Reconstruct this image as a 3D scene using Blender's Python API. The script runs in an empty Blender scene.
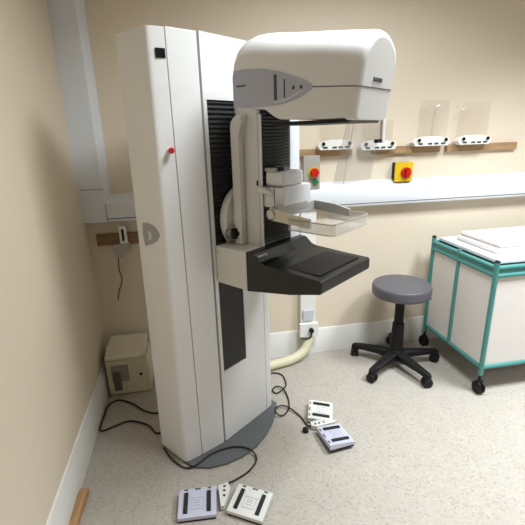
import bpy, bmesh, math, random
from mathutils import Vector, Matrix
random.seed(4)
S = bpy.context.scene
COL = S.collection
PI = math.pi

# ------------------------------------------------------------------ materials
def lin(c):
    c = c / 255.0
    return c / 12.92 if c <= 0.04045 else ((c + 0.055) / 1.055) ** 2.4

def rgb(r, g, b):
    return (lin(r), lin(g), lin(b), 1.0)

def mat(name, c, rough=0.5, metal=0.0, var=0.04, scale=12.0, bump=0.0, bscale=200.0, coat=0.0, spec=0.5):
    m = bpy.data.materials.new(name)
    m.use_nodes = True
    nt = m.node_tree
    b = nt.nodes['Principled BSDF']
    b.inputs['Roughness'].default_value = rough
    b.inputs['Metallic'].default_value = metal
    b.inputs['Specular IOR Level'].default_value = spec
    if coat:
        b.inputs['Coat Weight'].default_value = coat
    col = rgb(*c)
    tc = nt.nodes.new('ShaderNodeTexCoord')
    nz = nt.nodes.new('ShaderNodeTexNoise')
    nz.inputs['Scale'].default_value = scale
    nz.inputs['Detail'].default_value = 4
    nt.links.new(tc.outputs['Object'], nz.inputs['Vector'])
    mx = nt.nodes.new('ShaderNodeMix')
    mx.data_type = 'RGBA'
    mx.inputs[6].default_value = tuple(v * (1 - var) for v in col[:3]) + (1,)
    mx.inputs[7].default_value = tuple(min(1, v * (1 + var)) for v in col[:3]) + (1,)
    nt.links.new(nz.outputs['Fac'], mx.inputs[0])
    nt.links.new(mx.outputs[2], b.inputs['Base Color'])
    if bump:
        n2 = nt.nodes.new('ShaderNodeTexNoise')
        n2.inputs['Scale'].default_value = bscale
        nt.links.new(tc.outputs['Object'], n2.inputs['Vector'])
        bp = nt.nodes.new('ShaderNodeBump')
        bp.inputs['Strength'].default_value = bump
        bp.inputs['Distance'].default_value = 0.002
        nt.links.new(n2.outputs['Fac'], bp.inputs['Height'])
        nt.links.new(bp.outputs['Normal'], b.inputs['Normal'])
    return m

def clear_mat(name, tint, body=0.12):
    m = bpy.data.materials.new(name)
    m.use_nodes = True
    nt = m.node_tree
    nt.nodes.clear()
    out = nt.nodes.new('ShaderNodeOutputMaterial')
    tr = nt.nodes.new('ShaderNodeBsdfTransparent')
    tr.inputs['Color'].default_value = rgb(*tint)
    pb = nt.nodes.new('ShaderNodeBsdfPrincipled')
    pb.inputs['Base Color'].default_value = rgb(*tint)
    pb.inputs['Roughness'].default_value = 0.12
    gl = nt.nodes.new('ShaderNodeBsdfGlossy')
    gl.inputs['Roughness'].default_value = 0.06
    m1 = nt.nodes.new('ShaderNodeMixShader')
    m1.inputs[0].default_value = body
    nt.links.new(tr.outputs[0], m1.inputs[1])
    nt.links.new(pb.outputs[0], m1.inputs[2])
    m2 = nt.nodes.new('ShaderNodeMixShader')
    m2.inputs[0].default_value = 0.035
    nt.links.new(m1.outputs[0], m2.inputs[1])
    nt.links.new(gl.outputs[0], m2.inputs[2])
    nt.links.new(m2.outputs[0], out.inputs[0])
    return m

def floor_mat():
    m = bpy.data.materials.new('speckled_vinyl')
    m.use_nodes = True
    nt = m.node_tree
    b = nt.nodes['Principled BSDF']
    b.inputs['Roughness'].default_value = 0.42
    b.inputs['Specular IOR Level'].default_value = 0.3
    tc = nt.nodes.new('ShaderNodeTexCoord')
    v = nt.nodes.new('ShaderNodeTexVoronoi')
    v.inputs['Scale'].default_value = 130
    nt.links.new(tc.outputs['Object'], v.inputs['Vector'])
    r = nt.nodes.new('ShaderNodeValToRGB')
    e = r.color_ramp.elements
    r.color_ramp.interpolation = 'CONSTANT'
    e[0].position = 0.0
    e[0].color = rgb(166, 158, 148)
    e[1].position = 0.1
    e[1].color = rgb(178, 171, 161)
    for p, c in ((0.45, (181, 174, 164)), (0.72, (183, 176, 166)), (0.9, (188, 181, 172))):
        q = e.new(p)
        q.color = rgb(*c)
    sp = nt.nodes.new('ShaderNodeSeparateColor')
    nt.links.new(v.outputs['Color'], sp.inputs[0])
    nt.links.new(sp.outputs[0], r.inputs[0])
    nz = nt.nodes.new('ShaderNodeTexNoise')
    nz.inputs['Scale'].default_value = 9
    nz.inputs['Detail'].default_value = 8
    nt.links.new(tc.outputs['Object'], nz.inputs['Vector'])
    r2 = nt.nodes.new('ShaderNodeValToRGB')
    r2.color_ramp.elements[0].position = 0.3
    r2.color_ramp.elements[0].color = (0.94, 0.94, 0.94, 1)
    r2.color_ramp.elements[1].position = 0.7
    r2.color_ramp.elements[1].color = (1, 1, 1, 1)
    nt.links.new(nz.outputs['Fac'], r2.inputs[0])
    mx = nt.nodes.new('ShaderNodeMix')
    mx.data_type = 'RGBA'
    mx.blend_type = 'MULTIPLY'
    mx.inputs[0].default_value = 1
    nt.links.new(r.outputs[0], mx.inputs[6])
    nt.links.new(r2.outputs[0], mx.inputs[7])
    nt.links.new(mx.outputs[2], b.inputs['Base Color'])
    return m

def wood_mat(name, a, c, scale=(2, 40, 40), rough=0.55):
    m = bpy.data.materials.new(name)
    m.use_nodes = True
    nt = m.node_tree
    b = nt.nodes['Principled BSDF']
    b.inputs['Roughness'].default_value = rough
    tc = nt.nodes.new('ShaderNodeTexCoord')
    mp = nt.nodes.new('ShaderNodeMapping')
    mp.inputs['Scale'].default_value = scale
    nt.links.new(tc.outputs['Object'], mp.inputs['Vector'])
    nz = nt.nodes.new('ShaderNodeTexNoise')
    nz.inputs['Scale'].default_value = 3
    nz.inputs['Detail'].default_value = 6
    nt.links.new(mp.outputs[0], nz.inputs['Vector'])
    r = nt.nodes.new('ShaderNodeValToRGB')
    r.color_ramp.elements[0].position = 0.3
    r.color_ramp.elements[0].color = rgb(*a)
    r.color_ramp.elements[1].position = 0.7
    r.color_ramp.elements[1].color = rgb(*c)
    nt.links.new(nz.outputs['Fac'], r.inputs[0])
    nt.links.new(r.outputs[0], b.inputs['Base Color'])
    return m

M = {}
M['wall'] = mat('cream_wall_paint', (229, 215, 194), 0.75, var=0.02, scale=3, bump=0.15, bscale=120)
M['ceil'] = mat('ceiling_paint', (235, 232, 225), 0.9, var=0.02)
M['gloss_white'] = mat('white_gloss_paint', (237, 236, 232), 0.35, var=0.02)
M['trunk'] = mat('white_trunking_plastic', (228, 231, 236), 0.4, var=0.02)
M['floor'] = floor_mat()
M['white'] = mat('white_machine_enamel', (231, 230, 229), 0.38, var=0.012, scale=6, coat=0.15)
M['white2'] = mat('off_white_moulding', (218, 216, 210), 0.42, var=0.015, scale=8)
M['greywhite'] = mat('pale_grey_moulding', (226, 226, 228), 0.4, var=0.03)
M['dark'] = mat('dark_grey_core', (70, 70, 70), 0.6)
M['groove'] = mat('grey_seam_gasket', (96, 92, 86), 0.7)  # plain dull grey for joints, seams, small clips and the column core
M['black'] = mat('black_plastic', (15, 15, 16), 0.5, var=0.1, spec=0.3)
M['blacktable'] = mat('black_carbon_table', (23, 22, 21), 0.4, var=0.12, scale=30, bump=0.1)
M['bellows'] = mat('black_bellows_rubber', (40, 41, 42), 0.6, var=0.12)
M['display'] = mat('smoked_display_glass', (16, 18, 22), 0.12, var=0.05)
M['red'] = mat('red_plastic', (196, 28, 22), 0.35, var=0.05)
M['yellow'] = mat('yellow_plate', (226, 190, 30), 0.45, var=0.05)
M['green'] = mat('green_button', (40, 120, 70), 0.4)
M['panelgrey'] = mat('blue_grey_panel', (180, 182, 196), 0.4, var=0.03)
M['panellight'] = mat('light_grey_panel', (206, 207, 214), 0.4, var=0.02)
M['mark'] = mat('dark_print', (70, 72, 82), 0.6)
M['base'] = mat('grey_base_plate', (98, 101, 104), 0.6, var=0.05, scale=40)
M['badge'] = mat('grey_badge', (158, 157, 156), 0.4)
M['steel'] = mat('brushed_metal', (190, 188, 180), 0.3, metal=0.9, var=0.05)
M['beigemetal'] = mat('beige_paddle_arm', (214, 204, 184), 0.35, var=0.03)
M['greyarm'] = mat('grey_paddle_frame', (172, 169, 165), 0.4, var=0.04)
M['clear'] = clear_mat('clear_acrylic', (246, 246, 247), 0.10)
M['traywall'] = clear_mat('clear_paddle_tray', (246, 245, 242), 0.38)
M['faint'] = clear_mat('clear_paddle_sheet', (253, 252, 251), 0.015)
M['seat'] = mat('grey_vinyl_seat', (88, 87, 93), 0.42, var=0.05, scale=20, bump=0.05)
M['lav'] = mat('lavender_pedal', (197, 198, 216), 0.45, var=0.03)
M['pedal'] = mat('white_pedal', (222, 222, 216), 0.45, var=0.03)
M['rubber'] = mat('black_rubber', (24, 24, 26), 0.7, var=0.15)
M['cable'] = mat('black_cable', (34, 30, 28), 0.5)
M['hose'] = mat('cream_hose', (218, 214, 182), 0.5, var=0.03)
M['teal'] = mat('teal_tube', (72, 138, 134), 0.4, var=0.05)
M['fabric'] = mat('white_fabric', (226, 220, 215), 0.8, var=0.05, scale=8, bump=0.2, bscale=60)
M['rail'] = wood_mat('wooden_rail', (150, 118, 84), (184, 152, 112))
M['railold'] = wood_mat('dark_wooden_board', (120, 90, 58), (146, 112, 74))
M['batten'] = wood_mat('pine_batten', (160, 118, 76), (196, 156, 112), (40, 2, 40))
M['creambox'] = mat('cream_box', (220, 211, 184), 0.5, var=0.04)
M['lid'] = mat('cream_lid', (232, 226, 206), 0.5, var=0.03)
M['boxgrey'] = mat('box_grey_panel', (150, 146, 140), 0.5, var=0.04)
M['hookgrey'] = mat('grey_cradle', (176, 172, 164), 0.5, var=0.04)
M['lamp'] = mat('light_diffuser', (250, 250, 248), 0.6)

# ------------------------------------------------------------------ mesh helpers
def box(bm, c, s, rot=0.0, bevel=0.0, seg=2, mtx=None):
    r = bmesh.ops.create_cube(bm, size=1.0)
    vs = r['verts']
    mt = Matrix.Translation(Vector(c)) @ Matrix.Rotation(rot, 4, 'Z') @ Matrix.Diagonal((s[0], s[1], s[2], 1))
    if mtx is not None:
        mt = mtx @ mt
    bmesh.ops.transform(bm, matrix=mt, verts=vs)
    if bevel:
        es = list({e for v in vs for e in v.link_edges})
        bmesh.ops.bevel(bm, geom=es, offset=bevel, segments=seg, affect='EDGES', profile=0.5)
    return bm

def prism(bm, bottom, top, bevel=0.0, seg=2):
    """bottom and top: equal-length rings of 3D points."""
    a = [bm.verts.new(p) for p in bottom]
    b = [bm.verts.new(p) for p in top]
    n = len(a)
    fs = [bm.faces.new(a[::-1]), bm.faces.new(b)]
    for i in range(n):
        fs.append(bm.faces.new((a[i], a[(i + 1) % n], b[(i + 1) % n], b[i])))
    if bevel:
        es = list({e for f in fs for e in f.edges})
        bmesh.ops.bevel(bm, geom=es, offset=bevel, segments=seg, affect='EDGES', profile=0.5)
    return bm

def extr(bm, poly, f0, f1, bevel=0.0, seg=2):
    """poly: 2D points; f0/f1 map a 2D point to 3D."""
    return prism(bm, [f0(*p) for p in poly], [f1(*p) for p in poly], bevel, seg)

def smooth_path(pts, sub=6, closed=False):
    P = [Vector(p) for p in pts]
    out = []
    n = len(P)
    for i in range(n - 1):
        p0 = P[max(i - 1, 0)]
        p1, p2 = P[i], P[i + 1]
        p3 = P[min(i + 2, n - 1)]
        for k in range(sub):
            t = k / sub
            out.append(0.5 * ((2 * p1) + (p2 - p0) * t + (2 * p0 - 5 * p1 + 4 * p2 - p3) * t * t + (3 * p1 - p0 - 3 * p2 + p3) * t ** 3))
    out.append(P[-1])
    return out

def tube(bm, pts, r, seg=8, caps=True):
    P = [Vector(p) for p in pts]
    rs = r if isinstance(r, (list, tuple)) else [r] * len(P)
    rings = []
    up = Vector((0, 0, 1))
    prev = None
    for i, p in enumerate(P):
        t = (P[min(i + 1, len(P) - 1)] - P[max(i - 1, 0)]).normalized()
        if prev is None:
            x = t.cross(up)
            if x.length < 1e-3:
                x = t.cross(Vector((1, 0, 0)))
            x.normalize()
        else:
            x = prev - t * prev.dot(t)
            x.normalize()
        prev = x
        y = t.cross(x)
        rings.append([bm.verts.new(p + (x * math.cos(a) + y * math.sin(a)) * rs[i]) for a in [2 * PI * k / seg for k in range(seg)]])
    for i in range(len(rings) - 1):
        for k in range(seg):
            bm.faces.new((rings[i][k], rings[i][(k + 1) % seg], rings[i + 1][(k + 1) % seg], rings[i + 1][k]))
    if caps:
        bm.faces.new(rings[0][::-1])
        bm.faces.new(rings[-1])
    return bm

def lathe(bm, prof, c=(0, 0, 0), axis=(0, 0, 1), seg=32):
    """prof: list of (radius, height) along the axis."""
    q = Vector((0, 0, 1)).rotation_difference(Vector(axis).normalized())
    c = Vector(c)
    rings = []
    for r, h in prof:
        if r < 1e-6:
            rings.append([bm.verts.new(c + q @ Vector((0, 0, h)))])
        else:
            rings.append([bm.verts.new(c + q @ Vector((r * math.cos(2 * PI * k / seg), r * math.sin(2 * PI * k / seg), h))) for k in range(seg)])
    for a, b in zip(rings, rings[1:]):
        for k in range(seg):
            k2 = (k + 1) % seg
            if len(a) == 1 and len(b) == 1:
                continue
            if len(a) == 1:
                bm.faces.new((a[0], b[k2], b[k]))
            elif len(b) == 1:
                bm.faces.new((a[k], a[k2], b[0]))
            else:
                bm.faces.new((a[k], a[k2], b[k2], b[k]))
    for ring, fl in ((rings[0], True), (rings[-1], False)):
        if len(ring) > 1:
            bm.faces.new(ring[::-1] if fl else ring)
    return bm

def obj(name, bm, m, parent=None, wn=True):
    bmesh.ops.recalc_face_normals(bm, faces=bm.faces)
    for f in bm.faces:
        f.smooth = True
    for e in bm.edges:
        if len(e.link_faces) == 2 and e.calc_face_angle(0) > math.radians(38):
            e.smooth = False
    me = bpy.data.meshes.new(name)
    bm.to_mesh(me)
    bm.free()
    me.materials.append(m)
    o = bpy.data.objects.new(name, me)
    COL.objects.link(o)
    if parent is not None:
        o.parent = parent
    if wn:
        w = o.modifiers.new('normals', 'WEIGHTED_NORMAL')
        w.keep_sharp = True
    return o

def B():
    return bmesh.new()

def tag(o, label, cat, group=None, kind=None):
    o['label'] = label
    o['category'] = cat
    if group:
        o['group'] = group
    if kind:
        o['kind'] = kind
    return o

def thing(name, label, cat, loc=(0, 0, 0), rz=0.0, group=None):
    o = bpy.data.objects.new(name, None)
    o.empty_display_size = 0.05
    COL.objects.link(o)
    o.location = loc
    o.rotation_euler = (0, 0, rz)
    return tag(o, label, cat, group)

def struct(o, label=None, cat=None):
    o['kind'] = 'structure'
    if label:
        o['label'] = label
        o['category'] = cat
    return o

# ------------------------------------------------------------------ room
XL, XR, YB, YF, ZC = -0.6, 4.6, 2.485, -3.6, 2.7
struct(obj('floor', box(B(), ((XL + XR) / 2, (YB + YF) / 2, -0.05), (XR - XL + 0.4, YB - YF + 0.4, 0.1)), M['floor'], wn=False), 'pale speckled vinyl floor under the machine and the stool', 'floor')
struct(obj('ceiling', box(B(), ((XL + XR) / 2, (YB + YF) / 2, ZC + 0.05), (XR - XL + 0.4, YB - YF + 0.4, 0.1)), M['ceil'], wn=False), 'plain white ceiling over the room', 'ceiling')
struct(obj('wall_back', box(B(), ((XL + XR) / 2, YB + 0.05, ZC / 2), (XR - XL + 0.2, 0.1, ZC)), M['wall'], wn=False), 'cream painted wall behind the machine and the stool', 'wall')
struct(obj('wall_left', box(B(), (XL - 0.05, (YB + YF) / 2, ZC / 2), (0.1, YB - YF, ZC)), M['wall'], wn=False), 'narrow strip of cream side wall at the left edge', 'wall')
struct(obj('wall_right', box(B(), (XR + 0.05, (YB + YF) / 2, ZC / 2), (0.1, YB - YF, ZC)), M['wall'], wn=False), 'cream side wall past the trolley', 'wall')
struct(obj('wall_front', box(B(), ((XL + XR) / 2, YF - 0.05, ZC / 2), (XR - XL + 0.2, 0.1, ZC)), M['wall'], wn=False), 'cream wall facing the machine', 'wall')

# skirting: ogee profile (offset from wall, height)
SK = [(0, 0), (0.02, 0), (0.02, 0.135), (0.013, 0.15), (0.013, 0.165), (0.006, 0.182), (0, 0.182)]
bb = B(); extr(bb, SK, lambda d, h: (XL, YB - d, h), lambda d, h: (XR, YB - d, h))
struct(obj('baseboard_back', bb, M['gloss_white'], wn=False), 'tall glossy white skirting along the back wall behind the stool', 'baseboard')
bb = B(); extr(bb, SK, lambda d, h: (XL + d, YF, h), lambda d, h: (XL + d, YB - 0.021, h))
struct(obj('baseboard_left', bb, M['gloss_white'], wn=False), 'tall glossy white skirting along the left wall', 'baseboard')

# dado trunking on the back wall
TR = [(0, 1.045), (0.062, 1.045), (0.065, 1.05), (0.065, 1.152), (0.06, 1.16), (0.012, 1.198), (0, 1.2)]
bb = B(); extr(bb, TR, lambda d, h: (-0.47, YB - d, h), lambda d, h: (XR, YB - d, h))
t = obj('trim_1', bb, M['trunk'], wn=False)
struct(t, 'long white horizontal dado trunking with sloping top along the back wall', 'trunking')
g = B(); box(g, (1.42, YB - 0.0655, 1.062), (3.78, 0.002, 0.004))
obj('joint_line', g, M['groove'], t, wn=False)
VT = [(0, 0), (0.118, 0), (0.165, 0.052), (0.165, 0.065)]
bb = B()
extr(bb, [(XL, 0), (XL, 0.065), (-0.47, 0.065), (-0.437, 0.02), (-0.437, 0)], lambda x, d: (x, YB - d, 1.045), lambda x, d: (x, YB - d, ZC))
t = obj('trim_2', bb, M['trunk'], wn=False)
struct(t, 'wide white vertical trunking running up the left corner', 'trunking')
g = B(); box(g, (-0.53, YB - 0.0655, 1.232), (0.125, 0.002, 0.003)); obj('joint_line', g, M['groove'], t, wn=False)
g = B(); box(g, (-0.466, YB - 0.0655, 1.1), (0.003, 0.002, 0.1)); obj('joint_line', g, M['groove'], t, wn=False)
# short vertical drop to the socket
bb = B(); box(bb, (0.742, YB - 0.022, 0.6), (0.105, 0.044, 0.885), bevel=0.004)
struct(obj('trim_3', bb, M['gloss_white']), 'short white vertical trunking dropping behind the black table', 'trunking')

# ceiling lights (out of the photo, but the lamps the room has)
def ceiling_light(x, y, sx, sy, power, spread, col=(0.89, 0.955, 1.0)):
    t = thing('ceiling_light', 'recessed square ceiling light panel', 'ceiling light', (x, y, ZC), 0, 'ceiling light panels')
    f = B(); box(f, (0, 0, -0.012), (sx + 0.05, sy + 0.05, 0.022)); obj('frame', f, M['gloss_white'], t, wn=False)
    d = B(); box(d, (0, 0, -0.027), (sx, sy, 0.006)); obj('diffuser', d, M['lamp'], t, wn=False)
    L = bpy.data.lights.new('ceiling_lamp', 'AREA')
    L.shape = 'RECTANGLE'; L.size = sx; L.size_y = sy
    L.energy = power; L.color = col; L.spread = math.radians(spread)
    o = bpy.data.objects.new('ceiling_lamp', L)
    COL.objects.link(o)
    o.location = (x, y, ZC - 0.035)
    return o
ceiling_light(0.92, 1.2, 0.6, 0.6, 29, 146)
ceiling_light(2.2, 1.2, 0.6, 0.6, 36, 113)
ceiling_light(2.4, -0.9, 0.6, 0.6, 20, 126)

# ------------------------------------------------------------------ mammography machine
O = (0.076, 1.697, 0.0)
ANG = math.radians(38.59)
def m3(u, n, z):
    return (u, -n, z)
mach = thing('mammography_machine', 'tall white mammography machine with grey oval panel and black table', 'mammography machine', O, ANG)

# foot plate: chord with a bowed front edge
arc = [(-0.196, -0.14), (-0.204, -0.06), (-0.198, 0.0), (-0.15, 0.062), (-0.08, 0.108), (0.0, 0.134), (0.09, 0.14), (0.18, 0.127), (0.28, 0.092), (0.36, 0.048), (0.42, 0.005), (0.42, -0.16)]
b = B(); extr(b, arc, lambda u, n: m3(u, n, 0.0), lambda u, n: m3(u, n, 0.013))
obj('base_plate', b, M['base'], mach, wn=False)
# column: dark core behind separate cover panels
core = [(-0.175, -0.07), (-0.12, -0.045), (0.0, -0.02), (0.38, -0.015), (0.38, -0.235), (-0.17, -0.235)]
ZT = 1.872
b = B(); extr(b, core, lambda u, n: m3(u, n, 0.014), lambda u, n: m3(u, n, ZT - 0.012))
column = obj('column', b, M['groove'], mach, wn=False)
side = [(-0.122, -0.0255), (-0.176, -0.0405), (-0.187, -0.0442), (-0.194, -0.049), (-0.198, -0.057), (-0.199, -0.07), (-0.197, -0.24), (-0.188, -0.25), (-0.122, -0.25), (-0.122, -0.06)]
fl = lambda u, d: u + d * min(1.0, max(0.0, (-0.125 - u) / 0.06))       # the cover flares slightly towards the floor
b = B(); extr(b, side, lambda u, n: m3(fl(u, -0.007), n, 0.0135), lambda u, n: m3(fl(u, 0.013), n, ZT), bevel=0.0015, seg=2)
sidec = obj('side_cover', b, M['white'], column)
b = B(); extr(b, [(-0.1185, -0.0245), (0.006, -0.0015), (0.006, -0.06), (-0.1185, -0.08)], lambda u, n: m3(u, n, 0.0135), lambda u, n: m3(u, n, ZT + 0.002), bevel=0.002)
obj('front_strip', b, M['white'], column)
# main front cover, with the slot of the bellows cut out
SU0, SU1, SZ0, SZ1 = 0.034, 0.192, 0.41, 1.638
def cover_front():
    b = B()
    z0, z1 = 0.015, ZT + 0.004
    for (u0, u1, a, c) in ((0.016, SU0, z0, z1), (SU1, 0.3385, z0, z1), (SU0, SU1, z0, SZ0), (SU0, SU1, SZ1, z1)):
        box(b, m3((u0 + u1) / 2, -0.0125, (a + c) / 2), (u1 - u0, 0.025, c - a))
    bmesh.ops.remove_doubles(b, verts=b.verts, dist=1e-5)
    return b
obj('front_cover', cover_front(), M['white'], column, wn=False)
endc = [(0.3415, 0.0), (0.372, 0.0), (0.386, -0.005), (0.394, -0.016), (0.396, -0.03), (0.396, -0.25), (0.3415, -0.25)]
b = B(); extr(b, endc, lambda u, n: m3(u, n, 0.015), lambda u, n: m3(u, n, ZT + 0.004), bevel=0.001)
obj('end_cover', b, M['white'], column)
b = B(); box(b, m3(0.1, -0.155, ZT - 0.006), (0.47, 0.19, 0.02)); obj('top_cover', b, M['white'], column, wn=False)
b = B(); box(b, m3(0.1, -0.2455, 0.95), (0.44, 0.012, 1.8)); obj('rear_cover', b, M['white2'], column, wn=False)
# bellows in the slot: pleated strip
def bellows(u0, u1, z0, z1, n0, pitch, depth):
    b = B()
    k = int((z1 - z0) / pitch)
    rows = []
    for i in range(2 * k + 1):
        z = z0 + (z1 - z0) * i / (2 * k)
        n = n0 if i % 2 else n0 - depth
        rows.append([b.verts.new(m3(u, n, z)) for u in (u0, u1)])
    back = [[b.verts.new(m3(u, n0 - depth - 0.004, z)) for u in (u0, u1)] for z in (z0, z1)]
    for a, c in zip(rows, rows[1:]):
        b.faces.new((a[0], a[1], c[1], c[0]))
    b.faces.new((back[0][0], back[0][1], back[1][1], back[1][0]))
    return b
obj('bellows', bellows(SU0 + 0.001, SU1 - 0.001, 0.96, SZ1 - 0.001, -0.003, 0.0185, 0.008), M['bellows'], column, wn=False)
b = B(); box(b, m3((SU0 + SU1) / 2, -0.009, (SZ0 + 0.96) / 2), (SU1 - SU0 - 0.002, 0.006, 0.96 - SZ0 - 0.003)); obj('slot_belt', b, M['bellows'], column, wn=False)
# display window, red button on the angled front edge of the side cover
def on_A(s, off):      # point on the angled strip, s along it from seam to corner
    a = Vector((-0.122, -0.0255)); c = Vector((-0.176, -0.0405))
    d = (c - a).normalized(); nn = Vector((-d.y, d.x)) * -1
    if nn.y < 0: nn = -nn
    p = a + d * s + nn * off
    return p.x, p.y
def slab_A(s0, s1, z0, z1, t):
    p = [on_A(s0, -0.001), on_A(s1, -0.001), on_A(s1, t), on_A(s0, t)]
    b = B(); extr(b, p, lambda u, n: m3(u, n, z0), lambda u, n: m3(u, n, z1), bevel=0.0008)
    return b
disp = obj('display_window', slab_A(0.0035, 0.0395, 1.771, 1.803, 0.0025), M['display'], sidec)
b = B(); dA = Vector((on_A(0, 1)[0] - on_A(0, 0)[0], -(on_A(0, 1)[1] - on_A(0, 0)[1]), 0))
pu = on_A(0.022, 0.0)
lathe(b, [(0.009, -0.002), (0.009, 0.01), (0.007, 0.014)], m3(pu[0], pu[1], 1.452), dA, 16)
eb = obj('emergency_button', b, M['greywhite'], sidec)
b = B(); lathe(b, [(0.007, 0.012), (0.011, 0.015), (0.012, 0.023), (0.009, 0.028), (0, 0.029)], m3(pu[0], pu[1], 1.452), dA, 16)
obj('button_cap', b, M['red'], eb)
# grey shield badge on the shaded side face
bd = [(-0.188, 1.163), (-0.15, 1.165), (-0.112, 1.157), (-0.088, 1.14), (-0.078, 1.122), (-0.1, 1.098), (-0.14, 1.079), (-0.186, 1.064), (-0.196, 1.11)]
b = B(); extr(b, bd, lambda n, z: m3(-0.185, n, z), lambda n, z: m3(-0.198, n, z), bevel=0.001)
bad = obj('badge', b, M['badge'], sidec)
b = B(); extr(b, [(-0.155, 1.135), (-0.135, 1.128), (-0.128, 1.112), (-0.14, 1.098), (-0.156, 1.095), (-0.146, 1.112)], lambda n, z: m3(-0.1975, n, z), lambda n, z: m3(-0.199, n, z))
obj('badge_emblem', b, M['panellight'], bad, wn=False)

# rotation bearing between column and arm
b = B(); lathe(b, [(0.15, 0.002), (0.15, 0.022), (0.142, 0.032), (0.1, 0.034), (0.1, 0.07)], m3(0.215, 0, 1.145), m3(0, 1, 0), 48)
brg = obj('arm_bearing', b, M['white'], mach)
b = B()
lathe(b, [(0.032, 0.0), (0.032, 0.024), (0.026, 0.028)], m3(0.098, 0.03, 1.095), m3(0, 1, 0), 20)
obj('bearing_hub', b, M['steel'], brg)
b = B(); tube(b, [m3(0.098, 0.052, 1.095), m3(0.1, 0.075, 1.095), m3(0.118, 0.09, 1.1)], 0.013, 8); box(b, m3(0.088, 0.066, 1.095), (0.02, 0.02, 0.044))
obj('connector', b, M['black'], brg)

# carriage block at the root of the table
b = B(); box(b, m3(0.209, 0.094, 0.9605), (0.364, 0.184, 0.17), bevel=0.007, seg=3)
blk = obj('carriage', b, M['white2'], mach)
b = B(); lathe(b, [(0.007, 0), (0.007, 0.004), (0.004, 0.006)], m3(0.028, 0.02, 1.02), (-1, 0, 0), 14); obj('bolt', b, M['greywhite'], blk)
b = B(); box(b, m3(0.1, 0.02, 1.049), (0.03, 0.02, 0.012), bevel=0.003); obj('latch', b, M['greyarm'], blk)

# black image table
def table_mesh():
    b = B()
    side = [(0.187, 0.876), (0.41, 0.914), (0.545, 0.946), (0.552, 0.955), (0.552, 0.992), (0.545, 0.999), (0.29, 1.006), (0.262, 1.012), (0.228, 1.046), (0.187, 1.048)]
    extr(b, side, lambda n, z: m3(0.024, n, z), lambda n, z: m3(0.392, n, z), bevel=0.003, seg=2)
    return b
tb = obj('image_table', table_mesh(), M['blacktable'], mach)
b = B(); box(b, m3(0.208, 0.42, 1.0025), (0.29, 0.2, 0.003), bevel=0.0012); obj('breast_support_plate', b, M['black'], tb)
b = B(); box(b, m3(0.06, 0.246, 1.034), (0.055, 0.012, 0.008), bevel=0.002); obj('release_lever', b, M['greyarm'], tb)
b = B(); box(b, m3(0.075, 0.268, 1.014), (0.1, 0.018, 0.004), bevel=0.001); obj('slot_cover', b, M['black'], tb)

# upright of the arm
AU0, AU1, AN0, AN1 = 0.127, 0.387, 0.052, 0.185
arm_poly = [(AU0, AN0 + 0.02), (AU0 + 0.012, AN0), (AU1 - 0.012, AN0), (AU1, AN0 + 0.02), (AU1, AN1 - 0.006), (AU1 - 0.006, AN1), (AU0 + 0.008, AN1), (AU0, AN1 - 0.008)]
b = B(); extr(b, arm_poly, lambda u, n: m3(u, n, 1.044), lambda u, n: m3(u, n, 1.66))
arm = obj('arm', b, M['white2'], mach, wn=False)
b = B()
for (u0, u1) in ((AU0 + 0.001, AU0 + 0.008), (0.318, AU1 - 0.002)):
    box(b, m3((u0 + u1) / 2, AN1 + 0.004, 1.31), (u1 - u0, 0.012, 0.528), bevel=0.002)
obj('arm_front_trim', b, M['trunk'], arm)
obj('arm_bellows', bellows(AU0 + 0.009, 0.317, 1.046, 1.6, AN1 + 0.006, 0.013, 0.004), M['bellows'], arm, wn=False)
b = B(); hpoly = [(0.055, 1.046), (0.055, 1.53), (0.06, 1.552), (0.075, 1.568), (0.1, 1.577), (0.128, 1.577), (0.132, 1.571), (0.118, 1.555), (0.108, 1.53), (0.104, 1.50), (0.104, 1.046)]
extr(b, hpoly, lambda n, z: m3(0.096, n, z), lambda n, z: m3(0.128, n, z), bevel=0.008, seg=3)
obj('arm_handle', b, M['white2'], arm)
b = B(); box(b, m3(AU0, 0.172, 1.312), (0.006, 0.006, 0.022)); obj('lever_slot', b, M['black'], arm, wn=False)
b = B(); tube(b, [m3(0.115, 0.19, 1.29), m3(0.122, 0.215, 1.285), m3(0.14, 0.24, 1.27)], [0.012, 0.013, 0.009], 12); obj('brake_lever', b, M['white'], arm)

# tube head: lofted box with crowned top, tapering towards the patient
def ul(n): return 0.02 + 0.0566 * (n - 0.13)
def head_sections():
    #      n      zb     zt    rt   inset
    #      n      zb     zt     rt    inset
    return [(0.154, 1.602, 1.70, 0.03, 0.014), (0.157, 1.598, 1.727, 0.035, 0.004), (0.161, 1.596, 1.753, 0.05, 0.001), (0.168, 1.595, 1.785, 0.06, 0), (0.18, 1.594, 1.814, 0.07, 0),
            (0.198, 1.592, 1.832, 0.08, 0), (0.228, 1.591, 1.84, 0.085, 0), (0.26, 1.589, 1.841, 0.088, 0), (0.30, 1.582, 1.838, 0.09, 0), (0.34, 1.556, 1.832, 0.09, 0), (0.36, 1.548, 1.829, 0.09, 0),
            (0.44, 1.5435, 1.819, 0.088, 0), (0.53, 1.540, 1.808, 0.085, 0), (0.60, 1.5375, 1.799, 0.088, 0), (0.64, 1.536, 1.7945, 0.09, 0.0), (0.656, 1.5352, 1.7915, 0.092, 0.001),
            (0.664, 1.535, 1.787, 0.092, 0.004), (0.6695, 1.535, 1.779, 0.09, 0.01), (0.672, 1.536, 1.766, 0.085, 0.02)]
UC = 0.164
def lean(n, z):
    t = min(max((n - 0.45) / 0.2, 0.0), 1.0)
    return n - 0.03 * t * t * min(max((1.735 - z) / 0.2, 0.0), 1.0)
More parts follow.
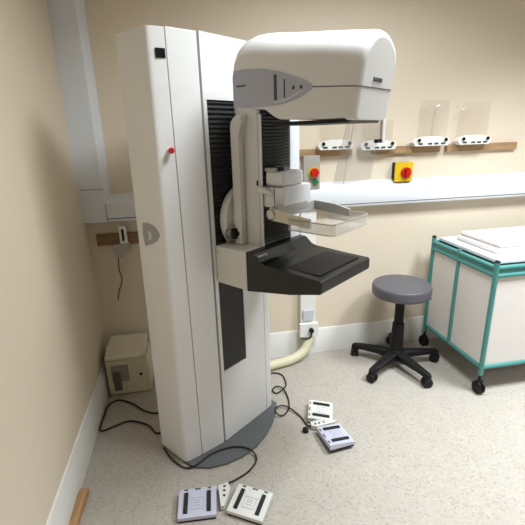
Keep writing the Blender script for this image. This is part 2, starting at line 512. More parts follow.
def head_ring(n, zb, zt, rt, ins):
    a = ul(n) + ins
    c = 2 * UC - a
    rb = 0.012
    pts = []
    for k in range(5):
        t = PI + PI / 2 * k / 4
        pts.append((a + rb + rb * math.cos(t), zb + rb + rb * math.sin(t)))
    for k in range(5):
        t = 1.5 * PI + PI / 2 * k / 4
        pts.append((c - rb + rb * math.cos(t), zb + rb + rb * math.sin(t)))
    rw = min(rt * 1.25, (c - a) / 2 - 0.002)
    zs = max(zt - rt, zb + 2 * rb)
    rt = zt - zs
    for k in range(11):
        t = PI / 2 * k / 10
        pts.append((c - rw + rw * math.cos(t), zs + rt * math.sin(t)))
    for k in range(11):
        t = PI / 2 + PI / 2 * k / 10
        pts.append((a + rw + rw * math.cos(t), zs + rt * math.sin(t)))
    return [m3(u, lean(n, z), z) for u, z in pts]
b = B()
rings = [[b.verts.new(p) for p in head_ring(*s)] for s in head_sections()]
for r0, r1 in zip(rings, rings[1:]):
    for k in range(len(r0)):
        k2 = (k + 1) % len(r0)
        b.faces.new((r0[k], r0[k2], r1[k2], r1[k]))
b.faces.new(rings[0][::-1]); b.faces.new(rings[-1])
head = obj('tube_head', b, M['white'], mach)
# seam round the head
sp = []
for n in [0.49 + 0.01 * i for i in range(14)]:
    sp.append((ul(n), n, 1.6405 - 0.06 * (n - 0.49)))
near = [(ul(.64), 0.64, 1.631), (ul(.656) + 0.001, 0.656, 1.63), (ul(.664) + 0.004, 0.664, 1.63), (ul(.6695) + 0.01, 0.6695, 1.63), (ul(.672) + 0.02, 0.672, 1.629)]
sp += near + [(UC, 0.672, 1.629)] + [(2 * UC - u, n, z) for u, n, z in near[::-1]]
b = B(); tube(b, [m3(u, lean(n, z), z) for u, n, z in sp], 0.0017, 6); obj('housing_seam', b, M['mark'], head)
# collimator plate under the head
b = B(); box(b, m3(UC, 0.465, 1.534), (0.235, 0.29, 0.012), bevel=0.002); obj('collimator_plate', b, M['black'], head)
b = B(); box(b, m3(0.23, 0.265, 1.58), (0.17, 0.12, 0.02), bevel=0.003); obj('neck_gasket', b, M['black'], head)
# oval control panel on the near side
def on_head(poly, t0, t1, bev=0.0):
    b = B()
    extr(b, poly, lambda n, z: m3(ul(n) - t0, n, z), lambda n, z: m3(ul(n) - t1, n, z), bevel=bev)
    return b
pan = [(0.162, 1.7), (0.172, 1.7195), (0.219, 1.7195), (0.264, 1.7165), (0.31, 1.711), (0.349, 1.702), (0.38, 1.694), (0.408, 1.6845), (0.433, 1.6755), (0.456, 1.667), (0.475, 1.6585), (0.487, 1.6515), (0.493, 1.6465), (0.4955, 1.641), (0.493, 1.636),
       (0.487, 1.6315), (0.475, 1.625), (0.455, 1.6155), (0.433, 1.608), (0.408, 1.602), (0.38, 1.5965), (0.355, 1.5935), (0.29, 1.592), (0.212, 1.593), (0.162, 1.598)]
pan_o = obj('control_panel', on_head(pan, -0.002, 0.003, 0.001), M['panelgrey'], head)
grip = [(0.345, 1.6), (0.38, 1.602), (0.41, 1.6085), (0.44, 1.619), (0.462, 1.6305), (0.456, 1.6345), (0.436, 1.625), (0.405, 1.614), (0.375, 1.6075), (0.345, 1.607)]
obj('panel_grip', on_head(grip, 0.002, 0.006, 0.001), M['panellight'], pan_o)
for (n0, n1, z0, z1) in ((0.346, 0.358, 1.61, 1.69), (0.386, 0.391, 1.615, 1.672)):
    obj('panel_slot', on_head([(n0, z0), (n1, z0), (n1, z1), (n0, z1)], 0.002, 0.0036), M['mark'], pan_o, wn=False)
for (n0, z0) in ((0.424, 1.643), (0.454, 1.643)):
    obj('panel_button', on_head([(n0 - 0.006, z0 - 0.004), (n0 + 0.005, z0 - 0.005), (n0 + 0.005, z0 + 0.005), (n0 - 0.003, z0 + 0.006)], 0.002, 0.0045, 0.0006), M['mark'], pan_o)
b = B()
for k in range(4):
    n0 = 0.18 + k * 0.011
    extr(b, [(n0, 1.664), (n0 + 0.009, 1.664), (n0 + 0.009, 1.671), (n0 + 0.002, 1.671)], lambda n, z: m3(ul(n) - 0.002, n, z), lambda n, z: m3(ul(n) - 0.0036, n, z))
obj('panel_lettering', b, M['mark'], pan_o, wn=False)
# small dark lettering on the nose
b = B()
for k, w in enumerate((0.011, 0.006, 0.01, 0.01, 0.006)):
    u = 0.125 + sum((0.011, 0.006, 0.01, 0.01, 0.006)[:k]) + k * 0.004
    box(b, m3(u + w / 2, lean(0.672, 1.652), 1.652), (w, 0.003, 0.012))
obj('nose_lettering', b, M['mark'], head, wn=False)
# clear face shield hanging below the nose
sh = B()
def sheet(bm, quad, th):
    q = [Vector(p) for p in quad]
    nn = (q[1] - q[0]).cross(q[3] - q[0]).normalized() * th
    prism(bm, [p for p in q], [p + nn for p in q])
sheet(sh, [m3(0.075, 0.63, 1.538), m3(0.27, 0.63, 1.538), m3(0.27, 0.595, 1.335), m3(0.08, 0.595, 1.335)], 0.004)
sheet(sh, [m3(0.075, 0.63, 1.538), m3(0.075, 0.605, 1.538), m3(0.08, 0.555, 1.335), m3(0.08, 0.595, 1.335)], 0.004)
fs = obj('face_shield', sh, M['clear'], mach, wn=False)
b = B(); box(b, m3(0.262, 0.636, 1.50), (0.022, 0.012, 0.075), bevel=0.003); obj('shield_clip', b, M['white'], fs)
b = B(); box(b, m3(0.24, 0.634, 1.468), (0.05, 0.012, 0.012), bevel=0.002); obj('shield_latch', b, M['black'], fs)

# compression carriage on the arm
cr = B()
box(cr, m3(0.232, 0.242, 1.258), (0.185, 0.115, 0.086), bevel=0.006)
cg = obj('paddle_carriage', cr, M['greywhite'], mach)
b = B(); box(b, m3(0.212, 0.245, 1.33), (0.138, 0.1, 0.062), bevel=0.016, seg=3); obj('carriage_motor', b, M['greywhite'], cg)
b = B(); box(b, m3(0.185, 0.228, 1.365), (0.085, 0.06, 0.016), bevel=0.003); obj('carriage_top', b, M['greyarm'], cg)
for n in (0.215, 0.255):
    b = B(); box(b, m3(0.168, n, 1.3665), (0.03, 0.02, 0.018)); obj('carriage_switch', b, M['black'], cg, wn=False)
b = B()
box(b, m3(0.1395, 0.245, 1.30), (0.003, 0.09, 0.003)); box(b, m3(0.1395, 0.25, 1.262), (0.003, 0.003, 0.08))
obj('carriage_seam', b, M['groove'], cg, wn=False)
# compression paddle: hub, frame arms and clear tray
b = B()
lathe(b, [(0.024, -0.03), (0.024, 0.03), (0.017, 0.036)], m3(0.118, 0.272, 1.2), (-1, 0, 0), 20)
lathe(b, [(0.03, -0.012), (0.03, 0.012)], m3(0.118, 0.272, 1.2), (-1, 0, 0), 20)
pk = obj('paddle_hub', b, M['steel'], mach)
b = B(); box(b, m3(0.2, 0.285, 1.215), (0.2, 0.03, 0.03), bevel=0.003); obj('hub_bar', b, M['greyarm'], pk)
pad = B()
extr(pad, [(0.285, 1.175), (0.455, 1.163), (0.455, 1.199), (0.36, 1.208), (0.285, 1.222)], lambda n, z: m3(0.088, n, z), lambda n, z: m3(0.1, n, z), bevel=0.002)
pad_o = obj('compression_paddle', pad, M['beigemetal'], mach)
b = B(); extr(b, [(0.29, 1.185), (0.47, 1.17), (0.47, 1.2), (0.4, 1.215), (0.29, 1.225)], lambda n, z: m3(0.352, n, z), lambda n, z: m3(0.362, n, z), bevel=0.002)
box(b, m3(0.226, 0.292, 1.203), (0.27, 0.012, 0.04), bevel=0.002)
obj('paddle_frame', b, M['greyarm'], pad_o)
b = B(); lathe(b, [(0.006, 0), (0.006, 0.004)], m3(0.088, 0.44, 1.182), (-1, 0, 0), 12); obj('hinge_pin', b, M['steel'], pad_o)
b = B()
pb = [(0.085, 0.36), (0.085, 0.543), (0.1, 0.558), (0.34, 0.556), (0.356, 0.54), (0.366, 0.36)]
N_ = len(pb)
bot = [m3(u, n, 1.150) for u, n in pb]
top = [m3(u, n, 1.190) for u, n in pb]
va = [b.verts.new(p) for p in bot]; vb = [b.verts.new(p) for p in top]
for i in range(N_ - 1):
    b.faces.new((va[i], va[i + 1], vb[i + 1], vb[i]))
b.faces.new(va)
bmesh.ops.solidify(b, geom=b.faces[:], thickness=0.003)
obj('paddle_tray', b, M['traywall'], pad_o, wn=False)
b = B(); tube(b, top[0:N_], 0.0022, 6); tube(b, bot[0:N_], 0.0018, 6)
obj('tray_rim', b, M['greyarm'], pad_o)

# ------------------------------------------------------------------ stool
st = thing('swivel_stool', 'round grey vinyl swivel stool on black five-star castor base', 'stool', (1.275, 2.19, 0))
b = B(); lathe(b, [(0.145, 0.4905), (0.176, 0.4915), (0.182, 0.498), (0.185, 0.51), (0.185, 0.546), (0.181, 0.558), (0.172, 0.5645), (0.08, 0.566), (0, 0.566)], (0.03, 0.045, 0), seg=48); obj('seat', b, M['seat'], st)
b = B(); lathe(b, [(0.1, 0.47), (0.12, 0.49)], (0.03, 0.045, 0), seg=24); obj('seat_plate', b, M['black'], st)
b = B(); tube(b, [(0.05, 0.03, 0.478), (0.12, 0.01, 0.472), (0.215, 0.0, 0.458)], [0.006, 0.007, 0.01], 8); obj('height_lever', b, M['black'], st)
b = B(); tube(b, [(0, 0, 0.09), (0.004, 0.006, 0.15), (0.014, 0.02, 0.30), (0.016, 0.024, 0.302), (0.03, 0.045, 0.48)], [0.042, 0.041, 0.037, 0.03, 0.03], 20); obj('gas_column', b, M['black'], st)
b = B(); lathe(b, [(0.035, 0.05), (0.054, 0.058), (0.054, 0.108), (0.042, 0.124)], seg=24); obj('hub', b, M['black'], st)
for k in range(5):
    a = math.radians(-4 + 72 * k)
    d = Vector((math.cos(a), math.sin(a), 0)); s = Vector((-d.y, d.x, 0))
    b = B()
    sec = [(0.03, 0.034, 0.058, 0.114), (0.12, 0.028, 0.068, 0.108), (0.22, 0.023, 0.068, 0.1), (0.282, 0.021, 0.063, 0.092), (0.296, 0.014, 0.063, 0.084)]
    rr = []
    for (r, w, z0, z1) in sec:
        p = d * r
        rr.append([b.verts.new(p + s * x + Vector((0, 0, z))) for x, z in ((-w, z0), (w, z0), (w, z1 - 0.008), (w * 0.6, z1), (-w * 0.6, z1), (-w, z1 - 0.008))])
    for r0, r1 in zip(rr, rr[1:]):
        for i in range(6):
            b.faces.new((r0[i], r0[(i + 1) % 6], r1[(i + 1) % 6], r1[i]))
    b.faces.new(rr[0][::-1]); b.faces.new(rr[-1])
    leg = obj('leg', b, M['black'], st)
    c = B()
    p = d * 0.276
    ax = Matrix.Rotation(0.7 + k, 3, 'Z') @ Vector((1, 0, 0))
    for sg in (-1, 1):
        q = p + ax * (0.014 * sg)
        lathe(c, [(0.01, -0.011), (0.027, -0.011), (0.03, -0.006), (0.03, 0.006), (0.027, 0.011), (0.01, 0.011)], (q.x, q.y, 0.0302), ax, 20)
    lathe(c, [(0.0085, 0.02), (0.0085, 0.066)], (p.x, p.y, 0), seg=12)
    qq = p + Vector((0, 0, 0.042))
    box(c, qq + Vector((0, 0, 0.008)), (0.044, 0.036, 0.018), bevel=0.005)
    obj('caster', c, M['black'], leg)

# ------------------------------------------------------------------ foot switches
def pedal_part(parent, m, x, y, ang, tilt=0.0, z=0.0):
    mt = Matrix.Translation((x, y, z)) @ Matrix.Rotation(ang, 4, 'Z') @ Matrix.Rotation(tilt, 4, 'Y')
    W, D = 0.158, 0.134
    b = B(); box(b, (0, 0, 0.006), (W - 0.006, D - 0.006, 0.012), mtx=mt)
    base = obj('pedal', b, M['rubber'], parent, wn=False)
    b = B(); 
    pr = [(-D / 2, 0.010), (D / 2, 0.010), (D / 2, 0.036), (D / 2 - 0.02, 0.037), (-D / 2 + 0.01, 0.028), (-D / 2, 0.026)]
    prism(b, [mt @ Vector((-W / 2, q, h)) for q, h in pr], [mt @ Vector((W / 2, q, h)) for q, h in pr], bevel=0.002)
    top = obj('pedal_top', b, m, base)
    slope = lambda q: 0.0287 + (q + D / 2 - 0.01) * (0.009 / (D - 0.03))
    for sx in (-0.048, 0.048):
        b = B()
        ring0, ring1 = [], []
        for q, dx in ((-0.048, 0.009), (0.044, 0.0085)):
            pass
        prism(b, [mt @ Vector((sx - 0.0085, q, slope(q) + h)) for q, h in ((-0.05, -0.002), (0.042, -0.002), (0.042, 0.006), (-0.05, 0.006))],
              [mt @ Vector((sx + 0.0085, q, slope(q) + h)) for q, h in ((-0.05, -0.002), (0.042, -0.002), (0.042, 0.006), (-0.05, 0.006))], bevel=0.0015)
        obj('tread', b, M['rubber'], top)
    b = B()
    for (x0, x1, q0, q1) in ((-0.026, 0.026, -0.034, 0.018),):
        for a0, a1, c0, c1 in ((x0, x1, q0, q0 + 0.002), (x0, x1, q1 - 0.002, q1), (x0, x0 + 0.002, q0, q1), (x1 - 0.002, x1, q0, q1)):
            prism(b, [mt @ Vector((a0, q, slope(q) - 0.001 + h)) for q, h in ((c0, 0), (c1, 0), (c1, 0.0018), (c0, 0.0018))],
                  [mt @ Vector((a1, q, slope(q) - 0.001 + h)) for q, h in ((c0, 0), (c1, 0), (c1, 0.0018), (c0, 0.0018))])
    for q in (-0.018, -0.006, 0.004):
        prism(b, [mt @ Vector((-0.016, q + e, slope(q) - 0.001 + h)) for e, h in ((0, 0), (0.003, 0), (0.003, 0.0016), (0, 0.0016))],
              [mt @ Vector((0.012, q + e, slope(q) - 0.001 + h)) for e, h in ((0, 0), (0.003, 0), (0.003, 0.0016), (0, 0.0016))])
    obj('label_print', b, M['panelgrey'], top, wn=False)
    for sx in (-0.05, 0.0, 0.05):
        p = mt @ Vector((sx, 0.059, 0.0375))
        b = B(); box(b, p, (0.016 if sx else 0.024, 0.006, 0.003), rot=ang); obj('hinge_clip', b, M['groove'], base, wn=False)
    return base

def footswitch(label, loc, lav, white, hub, cable):
    t = thing('foot_switch', label, 'foot switch', loc)
    rel = lambda p: (p[0] - loc[0], p[1] - loc[1])
    x, y = rel(lav[:2]); p = pedal_part(t, M['lav'], x, y, lav[2], *lav[3:]); p['label'] = 'lavender pedal with two black treads'
    x, y = rel(white[:2]); p = pedal_part(t, M['pedal'], x, y, white[2]); p['label'] = 'white pedal with two black treads'
    b = B()
    hp = [rel(q) for q in hub]
    extr(b, hp, lambda x, y: (x, y, 0.004), lambda x, y: (x, y, 0.029), bevel=0.002)
    h = obj('connector_block', b, M['pedal'], t)
    cx_ = sum(q[0] for q in hp) / len(hp); cy_ = sum(q[1] for q in hp) / len(hp)
    dv = Vector((hp[0][0] - hp[-1][0] + hp[1][0] - hp[-2][0], hp[0][1] - hp[-1][1] + hp[1][1] - hp[-2][1])).normalized()
    for k in (-0.012, 0.014, 0.036):
        b = B(); lathe(b, [(0.006, 0), (0.006, 0.0015), (0.0035, 0.0022)], (cx_ + dv.x * k, cy_ + dv.y * k, 0.0288), seg=12)
        obj('indicator', b, M['mark'], h, wn=False)
    b = B(); tube(b, smooth_path([(p[0] - loc[0], p[1] - loc[1], p[2]) for p in cable], 7), 0.0042, 8)
    c = obj('cable', b, M['cable'], t)
    return t

Z = 0.0058
footswitch('pair of flat foot pedals in front of the machine base, with a lavender left pedal',
           (0.04, 1.36, 0),
           (-0.066, 1.358, math.radians(-4)), (0.152, 1.312, math.radians(-31)),
           [(0.026, 1.425), (0.071, 1.437), (0.078, 1.40), (0.043, 1.318), (0.028, 1.318)],
           [(-0.225, 1.74, Z), (-0.191, 1.666, Z), (-0.15, 1.61, Z), (-0.11, 1.578, Z), (-0.06, 1.578, 0.019), (0.002, 1.625, 0.019), (0.07, 1.648, 0.0195), (0.14, 1.65, 0.019), (0.20, 1.618, 0.0185), (0.222, 1.565, Z), (0.18, 1.503, Z), (0.115, 1.465, Z), (0.072, 1.446, 0.01), (0.06, 1.43, 0.014)])
footswitch('pair of flat foot pedals lying in line near the stool, with a white far pedal',
           (0.62, 1.70, 0),
           (0.636, 1.603, math.radians(97), 0.09, 0.0078), (0.626, 1.810, math.radians(70)),
           [(0.543, 1.735), (0.542, 1.705), (0.566, 1.692), (0.665, 1.705), (0.69, 1.718), (0.60, 1.742)],
           [(0.36, 2.24, Z), (0.447, 2.269, Z), (0.506, 2.232, Z), (0.507, 2.129, Z), (0.477, 2.083, Z), (0.43, 2.05, Z), (0.41, 2.08, 0.009), (0.44, 2.11, 0.0125), (0.477, 2.078, 0.013), (0.485, 1.99, Z), (0.468, 1.90, Z), (0.422, 1.845, Z), (0.385, 1.85, 0.0195), (0.392, 1.9, 0.0185), (0.43, 1.918, 0.015), (0.466, 1.893, 0.0145), (0.511, 1.819, Z), (0.527, 1.745, Z), (0.548, 1.72, 0.012)])
b = B(); lathe(b, [(0.016, 0), (0.016, 0.018), (0.01, 0.022)], (0.508, 1.70, 0.0005), seg=14)
tag(obj('cable_plug', b, M['black']), 'small black plug lying beside the foot pedals near the stool', 'plug')

# mains cable loop on the floor left of the column
b = B(); tube(b, smooth_path([(-0.1, 1.97, Z), (-0.249, 1.85, Z), (-0.317, 1.929, Z), (-0.418, 1.985, Z), (-0.494, 1.96, Z), (-0.555, 1.935, Z), (-0.571, 1.965, Z), (-0.569, 2.06, Z), (-0.562, 2.15, Z), (-0.514, 2.195, Z), (-0.43, 2.148, Z), (-0.343, 2.055, Z), (-0.269, 2.02, Z), (-0.18, 2.03, Z)], 7), 0.005, 8)
tag(obj('power_cable', b, M['cable']), 'black cable looping over the floor between the column and the left wall', 'cable')

# ------------------------------------------------------------------ wall rails with paddle holders
def rail(x0, x1, label, z=1.383):
    b = B(); box(b, ((x0 + x1) / 2, YB - 0.011, z), (x1 - x0, 0.021, 0.046), bevel=0.002)
    return tag(obj('wooden_rail', b, M['rail']), label, 'rail', 'wooden wall rails')
rail(0.60, 1.03, 'wooden wall rail behind the machine arm, over the grey switch box')
rail(1.17, 1.63, 'longest wooden wall rail, over the yellow switch plate')
rail(1.68, 2.2, 'wooden wall rail running out over the trolley')
def holder(x0, x1, z, label):
    t = thing('paddle_mount', label, 'holder', ((x0 + x1) / 2, YB - 0.022, z), 0, 'white paddle holders')
    w = x1 - x0
    b = B()
    extr(b, [(-w / 2, -0.005), (-w / 2 + 0.015, -0.028), (w / 2 - 0.015, -0.028), (w / 2, -0.005), (w / 2 - 0.01, 0.012), (w * 0.3, 0.02), (w * 0.22, 0.03), (-w * 0.22, 0.03), (-w * 0.3, 0.02), (-w / 2 + 0.01, 0.012)],
         lambda x, z: (x, 0, z), lambda x, z: (x, -0.05, z), bevel=0.003)
    p = obj('bracket', b, M['gloss_white'], t)
    for sx in (-0.36, 0.36):
        b = B(); lathe(b, [(0.008, 0.0), (0.011, 0.006), (0.008, 0.014)], (sx * w, -0.05, 0.008), (0, -1, 0), 14); obj('knob', b, M['black'], t)
    for sx in (-0.3, -0.05, 0.12, 0.3):
        b = B(); box(b, (sx * w, -0.05, -0.014), (0.028, 0.004, 0.01)); obj('slot', b, M['dark'], p, wn=False)
    return t
holder(0.79, 1.02, 1.428, 'white paddle holder on the wall behind the clear face shield, left one')
holder(1.06, 1.30, 1.418, 'white paddle holder on the wall half seen under the head nose')
holder(1.41, 1.665, 1.43, 'white paddle holder on the wall above the yellow switch plate')
holder(1.72, 1.96, 1.43, 'white paddle holder on the wall furthest towards the trolley side')
def spare_paddle(x, z0, w, h, label, stem):
    t = thing('spare_paddle', label, 'paddle', (x, YB - 0.046, z0), 0, 'spare clear paddles in the wall holders')
    b = B(); box(b, (0, 0, h / 2), (w, 0.004, h)); obj('paddle_sheet', b, M['faint'], t, wn=False)
    if stem:
        b = B()
        tube(b, [(stem, -0.006, 0.0), (stem + 0.012, -0.006, h * 0.8)], 0.006, 8)
        tube(b, [(stem + 0.012, -0.006, h * 0.8), (stem - 0.02, -0.006, h * 0.86), (stem - 0.03, -0.006, h * 0.92)], 0.004, 8)
        tube(b, [(stem + 0.012, -0.006, h * 0.8), (stem + 0.045, -0.006, h * 0.86), (stem + 0.055, -0.006, h * 0.92)], 0.004, 8)
        obj('paddle_stem', b, M['clear'], t)
    return t
spare_paddle(0.905, 1.455, 0.19, 0.12, 'clear spare paddle sheet standing in the left wall holder', None)
spare_paddle(1.18, 1.445, 0.2, 0.12, 'clear spare paddle sheet standing in the holder under the nose', None)
spare_paddle(1.55, 1.455, 0.2, 0.22, 'clear spare paddle with forked stem standing above the yellow switch plate', -0.01)
spare_paddle(1.84, 1.455, 0.2, 0.2, 'clear spare paddle standing in the wall holder over the trolley', -0.12)

# ------------------------------------------------------------------ switches and sockets
t = thing('switch_box', 'grey wall switch box with red knob on yellow ring and green button', 'switch box', (0.757, YB, 1.27))
b = B(); box(b, (0, -0.03, 0), (0.105, 0.058, 0.2), bevel=0.005); bx = obj('body', b, M['hookgrey'], t)
b = B(); lathe(b, [(0.035, 0), (0.035, 0.006)], (0.01, -0.059, 0.0), (0, -1, 0), 24); obj('ring', b, M['yellow'], t)
b = B(); lathe(b, [(0.024, 0.004), (0.027, 0.012), (0.027, 0.03), (0.022, 0.036), (0, 0.036)], (0.01, -0.059, 0.0), (0, -1, 0), 24); obj('stop_knob', b, M['red'], t)
b = B(); lathe(b, [(0.017, 0), (0.017, 0.012), (0.012, 0.015)], (0.022, -0.059, -0.058), (0, -1, 0), 20); obj('start_button', b, M['green'], t)
t = thing('isolator_switch', 'square yellow isolator plate with red rotary knob above the white trunking', 'isolator switch', (1.372, YB, 1.247))
b = B(); box(b, (0, -0.022, 0), (0.118, 0.042, 0.118), bevel=0.004); obj('body', b, M['black'], t)
b = B(); box(b, (0.0, -0.047, 0.0), (0.122, 0.012, 0.122), bevel=0.003); obj('plate', b, M['yellow'], t)
b = B(); lathe(b, [(0.034, 0), (0.034, 0.014), (0.03, 0.018)], (0.01, -0.053, -0.004), (0, -1, 0), 24); kn = obj('rotary_knob', b, M['red'], t)
b = B(); box(b, (0.01, -0.08, -0.004), (0.022, 0.024, 0.066), bevel=0.005); obj('knob_grip', b, M['red'], kn)

t = thing('power_socket', 'white wall outlet with grey switch and black cable entry at skirting height', 'socket', (0.742, YB - 0.046, 0.21))
b = B(); box(b, (0, -0.016, 0.0), (0.13, 0.032, 0.10), bevel=0.004); obj('box', b, M['gloss_white'], t)
b = B(); box(b, (0.0, -0.006, 0.105), (0.075, 0.012, 0.075), bevel=0.003); obj('switch', b, M['panellight'], t)
b = B(); lathe(b, [(0.016, 0), (0.016, 0.022), (0.01, 0.026)], (0.012, -0.032, 0.004), (0, -1, 0), 18); obj('plug', b, M['black'], t)
b = B(); tube(b, smooth_path([(0.012, -0.045, 0.0), (0.005, -0.05, -0.04), (-0.03, -0.04, -0.055), (-0.06, -0.03, -0.05)], 5), 0.006, 8); obj('lead', b, M['cable'], t)
b = B(); tube(b, smooth_path([(0.745, YB - 0.066, 0.158), (0.735, YB - 0.075, 0.12), (0.69, YB - 0.1, 0.065), (0.6, YB - 0.13, 0.035), (0.48, YB - 0.16, 0.032), (0.34, YB - 0.2, 0.032)], 6), 0.031, 14)
tag(obj('conduit_hose', b, M['hose']), 'thick cream flexible hose curving from the wall outlet down to the floor', 'hose')

# ------------------------------------------------------------------ behind the column on the left
b = B(); box(b, (-0.41, YB - 0.011, 0.93), (0.285, 0.021, 0.068), bevel=0.002)
tag(obj('wooden_rail', b, M['railold']), 'short dark wooden board on the wall under the trunking left of the column', 'board')
t = thing('hanging_handset', 'grey wall handset with black slot hanging on the dark wooden board', 'handset', (-0.395, YB - 0.022, 0.945))
b = B(); box(b, (0, -0.018, 0.01), (0.042, 0.034, 0.115), bevel=0.004); obj('handset', b, M['gloss_white'], t)
b = B(); box(b, (0, -0.0365, 0.015), (0.014, 0.004, 0.07), bevel=0.001); obj('slot', b, M['black'], t)
b = B(); extr(b, [(-0.065, -0.04), (0.03, -0.035), (0.025, -0.07), (-0.01, -0.095), (-0.02, -0.12), (-0.05, -0.125), (-0.06, -0.09)], lambda x, z: (x, 0, z), lambda x, z: (x, -0.04, z), bevel=0.004); obj('cradle', b, M['hookgrey'], t)
b = B(); tube(b, smooth_path([(-0.045, -0.02, -0.12), (-0.052, -0.012, -0.2), (-0.045, -0.008, -0.27), (-0.07, -0.006, -0.34), (-0.085, -0.006, -0.40)], 6), 0.0035, 6); obj('lead', b, M['cable'], t)

t = thing('equipment_box', 'cream plastic box with paler lid on the floor behind the column', 'box', (-0.445, 2.35, 0))
b = B(); box(b, (0, 0, 0.12), (0.25, 0.19, 0.24), bevel=0.012, seg=3); body = obj('body', b, M['creambox'], t)
b = B(); extr(b, [(-0.12, -0.105), (0.075, -0.105), (0.09, -0.09), (0.112, -0.085), (0.115, 0.075), (-0.105, 0.08), (-0.11, 0.03), (-0.12, -0.02)], lambda x, y: (x, y, 0.246 + (y + 0.1) * 0.22), lambda x, y: (x, y, 0.266 + (y + 0.1) * 0.3), bevel=0.005); obj('lid', b, M['lid'], t)
b = B(); box(b, (-0.045, -0.0965, 0.15), (0.1, 0.006, 0.11), bevel=0.002); obj('grey_panel', b, M['boxgrey'], t)
b = B(); box(b, (-0.065, -0.0985, 0.1), (0.045, 0.006, 0.13), bevel=0.002); obj('dark_panel', b, M['groove'], t)
b = B(); lathe(b, [(0.009, 0), (0.009, 0.004)], (0.075, -0.095, 0.13), (0, -1, 0), 14); obj('button', b, M['black'], t)

b = B(); box(b, (-0.562, 1.42, 0.014), (0.034, 0.24, 0.026), rot=math.radians(-2.5), bevel=0.002)
tag(obj('wooden_batten', b, M['batten']), 'short loose pine batten on the floor against the left skirting', 'batten')

# ------------------------------------------------------------------ trolley
X0, X1, Y0, Y1, ZT_ = 1.60, 2.35, 1.80, 2.38, 0.80
tr = thing('linen_trolley', 'teal tube framed trolley with white fabric panels beside the stool', 'trolley', ((X0 + X1) / 2, (Y0 + Y1) / 2, 0))
ox, oy = (X0 + X1) / 2, (Y0 + Y1) / 2
hx, hy = (X1 - X0) / 2, (Y1 - Y0) / 2
for sx in (-1, 1):
    for sy in (-1, 1):
        b = B(); tube(b, [(sx * hx, sy * hy, 0.12), (sx * hx, sy * hy, ZT_ + 0.012)], 0.014, 12); p = obj('post', b, M['teal'], tr)
        b = B(); lathe(b, [(0.0135, 0), (0.0135, 0.008), (0.009, 0.012)], (sx * hx, sy * hy, ZT_ + 0.012), seg=12); obj('post_cap', b, M['black'], p)
        c = B()
        for k in (-1, 1): lathe(c, [(0.012, -0.008), (0.034, -0.008), (0.038, -0.004), (0.038, 0.004), (0.034, 0.008), (0.012, 0.008)], (sx * hx + 0.012 * k, sy * hy, 0.0385), (1, 0, 0), 24)
        box(c, (sx * hx, sy * hy, 0.07), (0.04, 0.026, 0.026), bevel=0.005); lathe(c, [(0.009, 0.075), (0.009, 0.125)], (sx * hx, sy * hy, 0), seg=12)
        obj('caster', c, M['black'], p)
b = B(); tube(b, [(-hx, 0.02, 0.17), (-hx, 0.02, ZT_)], 0.012, 12); obj('post', b, M['teal'], tr)
b = B(); tube(b, [(hx, 0.02, 0.17), (hx, 0.02, ZT_)], 0.012, 12); obj('post', b, M['teal'], tr)
for z, nm in ((0.17, 'lower_rail'), (ZT_ - 0.02, 'upper_rail'), (ZT_ - 0.065, 'upper_rail')):
    b = B()
    for a, c in (((-hx, -hy), (-hx, hy)), ((hx, -hy), (hx, hy)), ((-hx, -hy), (hx, -hy)), ((-hx, hy), (hx, hy))):
        tube(b, [(a[0], a[1], z), (c[0], c[1], z)], 0.013, 12)
    obj(nm, b, M['teal'], tr)
for (cx_, cy_, sx, sy) in ((-hx + 0.004, (hy + 0.02) / 2, 0.004, hy - 0.045), (-hx + 0.004, (-hy + 0.02) / 2, 0.004, hy - 0.005), (hx - 0.004, 0, 0.004, 2 * hy - 0.03), (0, -hy + 0.004, 2 * hx - 0.03, 0.004), (0, hy - 0.004, 2 * hx - 0.03, 0.004)):
    b = B(); box(b, (cx_, cy_, 0.455), (sx, sy, 0.55)); obj('panel', b, M['fabric'], tr, wn=False)
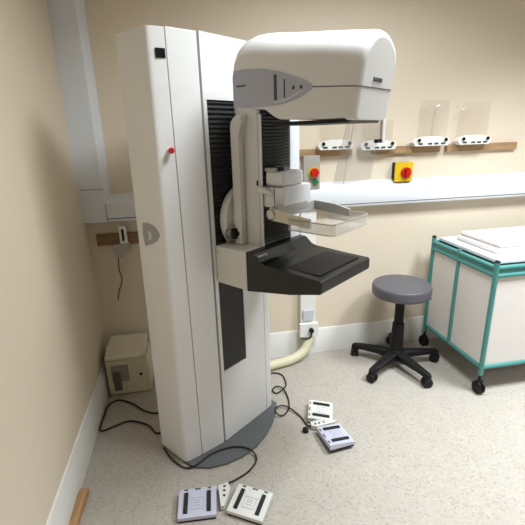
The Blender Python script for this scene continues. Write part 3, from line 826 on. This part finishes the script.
for (cx_, cy_, sx, sy) in ((-hx, 0, 0.008, 2 * hy - 0.02), (hx, 0, 0.008, 2 * hy - 0.02), (0, -hy, 2 * hx - 0.02, 0.008), (0, hy, 2 * hx - 0.02, 0.008)):
    b = B(); box(b, (cx_, cy_, ZT_ - 0.0425), (sx, sy, 0.04)); obj('apron', b, M['teal'], tr, wn=False)
b = B(); box(b, (0, 0, 0.165), (2 * hx - 0.03, 2 * hy - 0.03, 0.01)); obj('bottom_shelf', b, M['greywhite'], tr, wn=False)
b = B(); box(b, (0.008, 0, ZT_ + 0.004), (2 * hx - 0.036, 2 * hy - 0.036, 0.022), bevel=0.005); obj('top', b, M['trunk'], tr)
# folded linen on the trolley top
t = thing('folded_linen', 'folded white linen pile lying on top of the trolley', 'linen', (1.97, 2.1, ZT_ + 0.0155))
z = 0
for k, (w, d, h) in enumerate(((0.56, 0.36, 0.03), (0.54, 0.35, 0.026))):
    b = B(); box(b, (0.01 * k, 0.004 * k, z + h / 2), (w, d, h), rot=0.02 * k, bevel=0.011, seg=4); obj('sheet', b, M['fabric'], t); z += h + 0.0005

# ------------------------------------------------------------------ camera
f_px = 404.3
pitch, roll, yaw = 0.306276, 0.0292301, 0.1767245
cam = bpy.data.cameras.new('camera')
cam.sensor_width = 36.0
cam.lens = 36.0 * f_px / 525.0
cam.clip_start = 0.02
co = bpy.data.objects.new('camera', cam)
COL.objects.link(co)
cp, sp_ = math.cos(pitch), math.sin(pitch)
right, fwd, down = Vector((1, 0, 0)), Vector((0, cp, -sp_)), Vector((0, -sp_, -cp))
cr_, sr = math.cos(roll), math.sin(roll)
xc = cr_ * right + sr * down
yc_ = -sr * right + cr_ * down
R3 = Matrix((xc, -yc_, -fwd)).transposed()
R3 = Matrix.Rotation(-yaw, 3, 'Z') @ R3
co.matrix_world = Matrix.Translation((0, 0, 1.5)) @ R3.to_4x4()
S.camera = co

# ------------------------------------------------------------------ world and colour
w = bpy.data.worlds.new('world')
S.world = w
w.use_nodes = True
w.node_tree.nodes['Background'].inputs[0].default_value = (0.9, 0.95, 1.0, 1)
w.node_tree.nodes['Background'].inputs[1].default_value = 0.2
S.view_settings.view_transform = 'Standard'
S.view_settings.look = 'None'
S.view_settings.gamma = 1
S.view_settings.use_curve_mapping = False
S.view_settings.exposure = 0.30
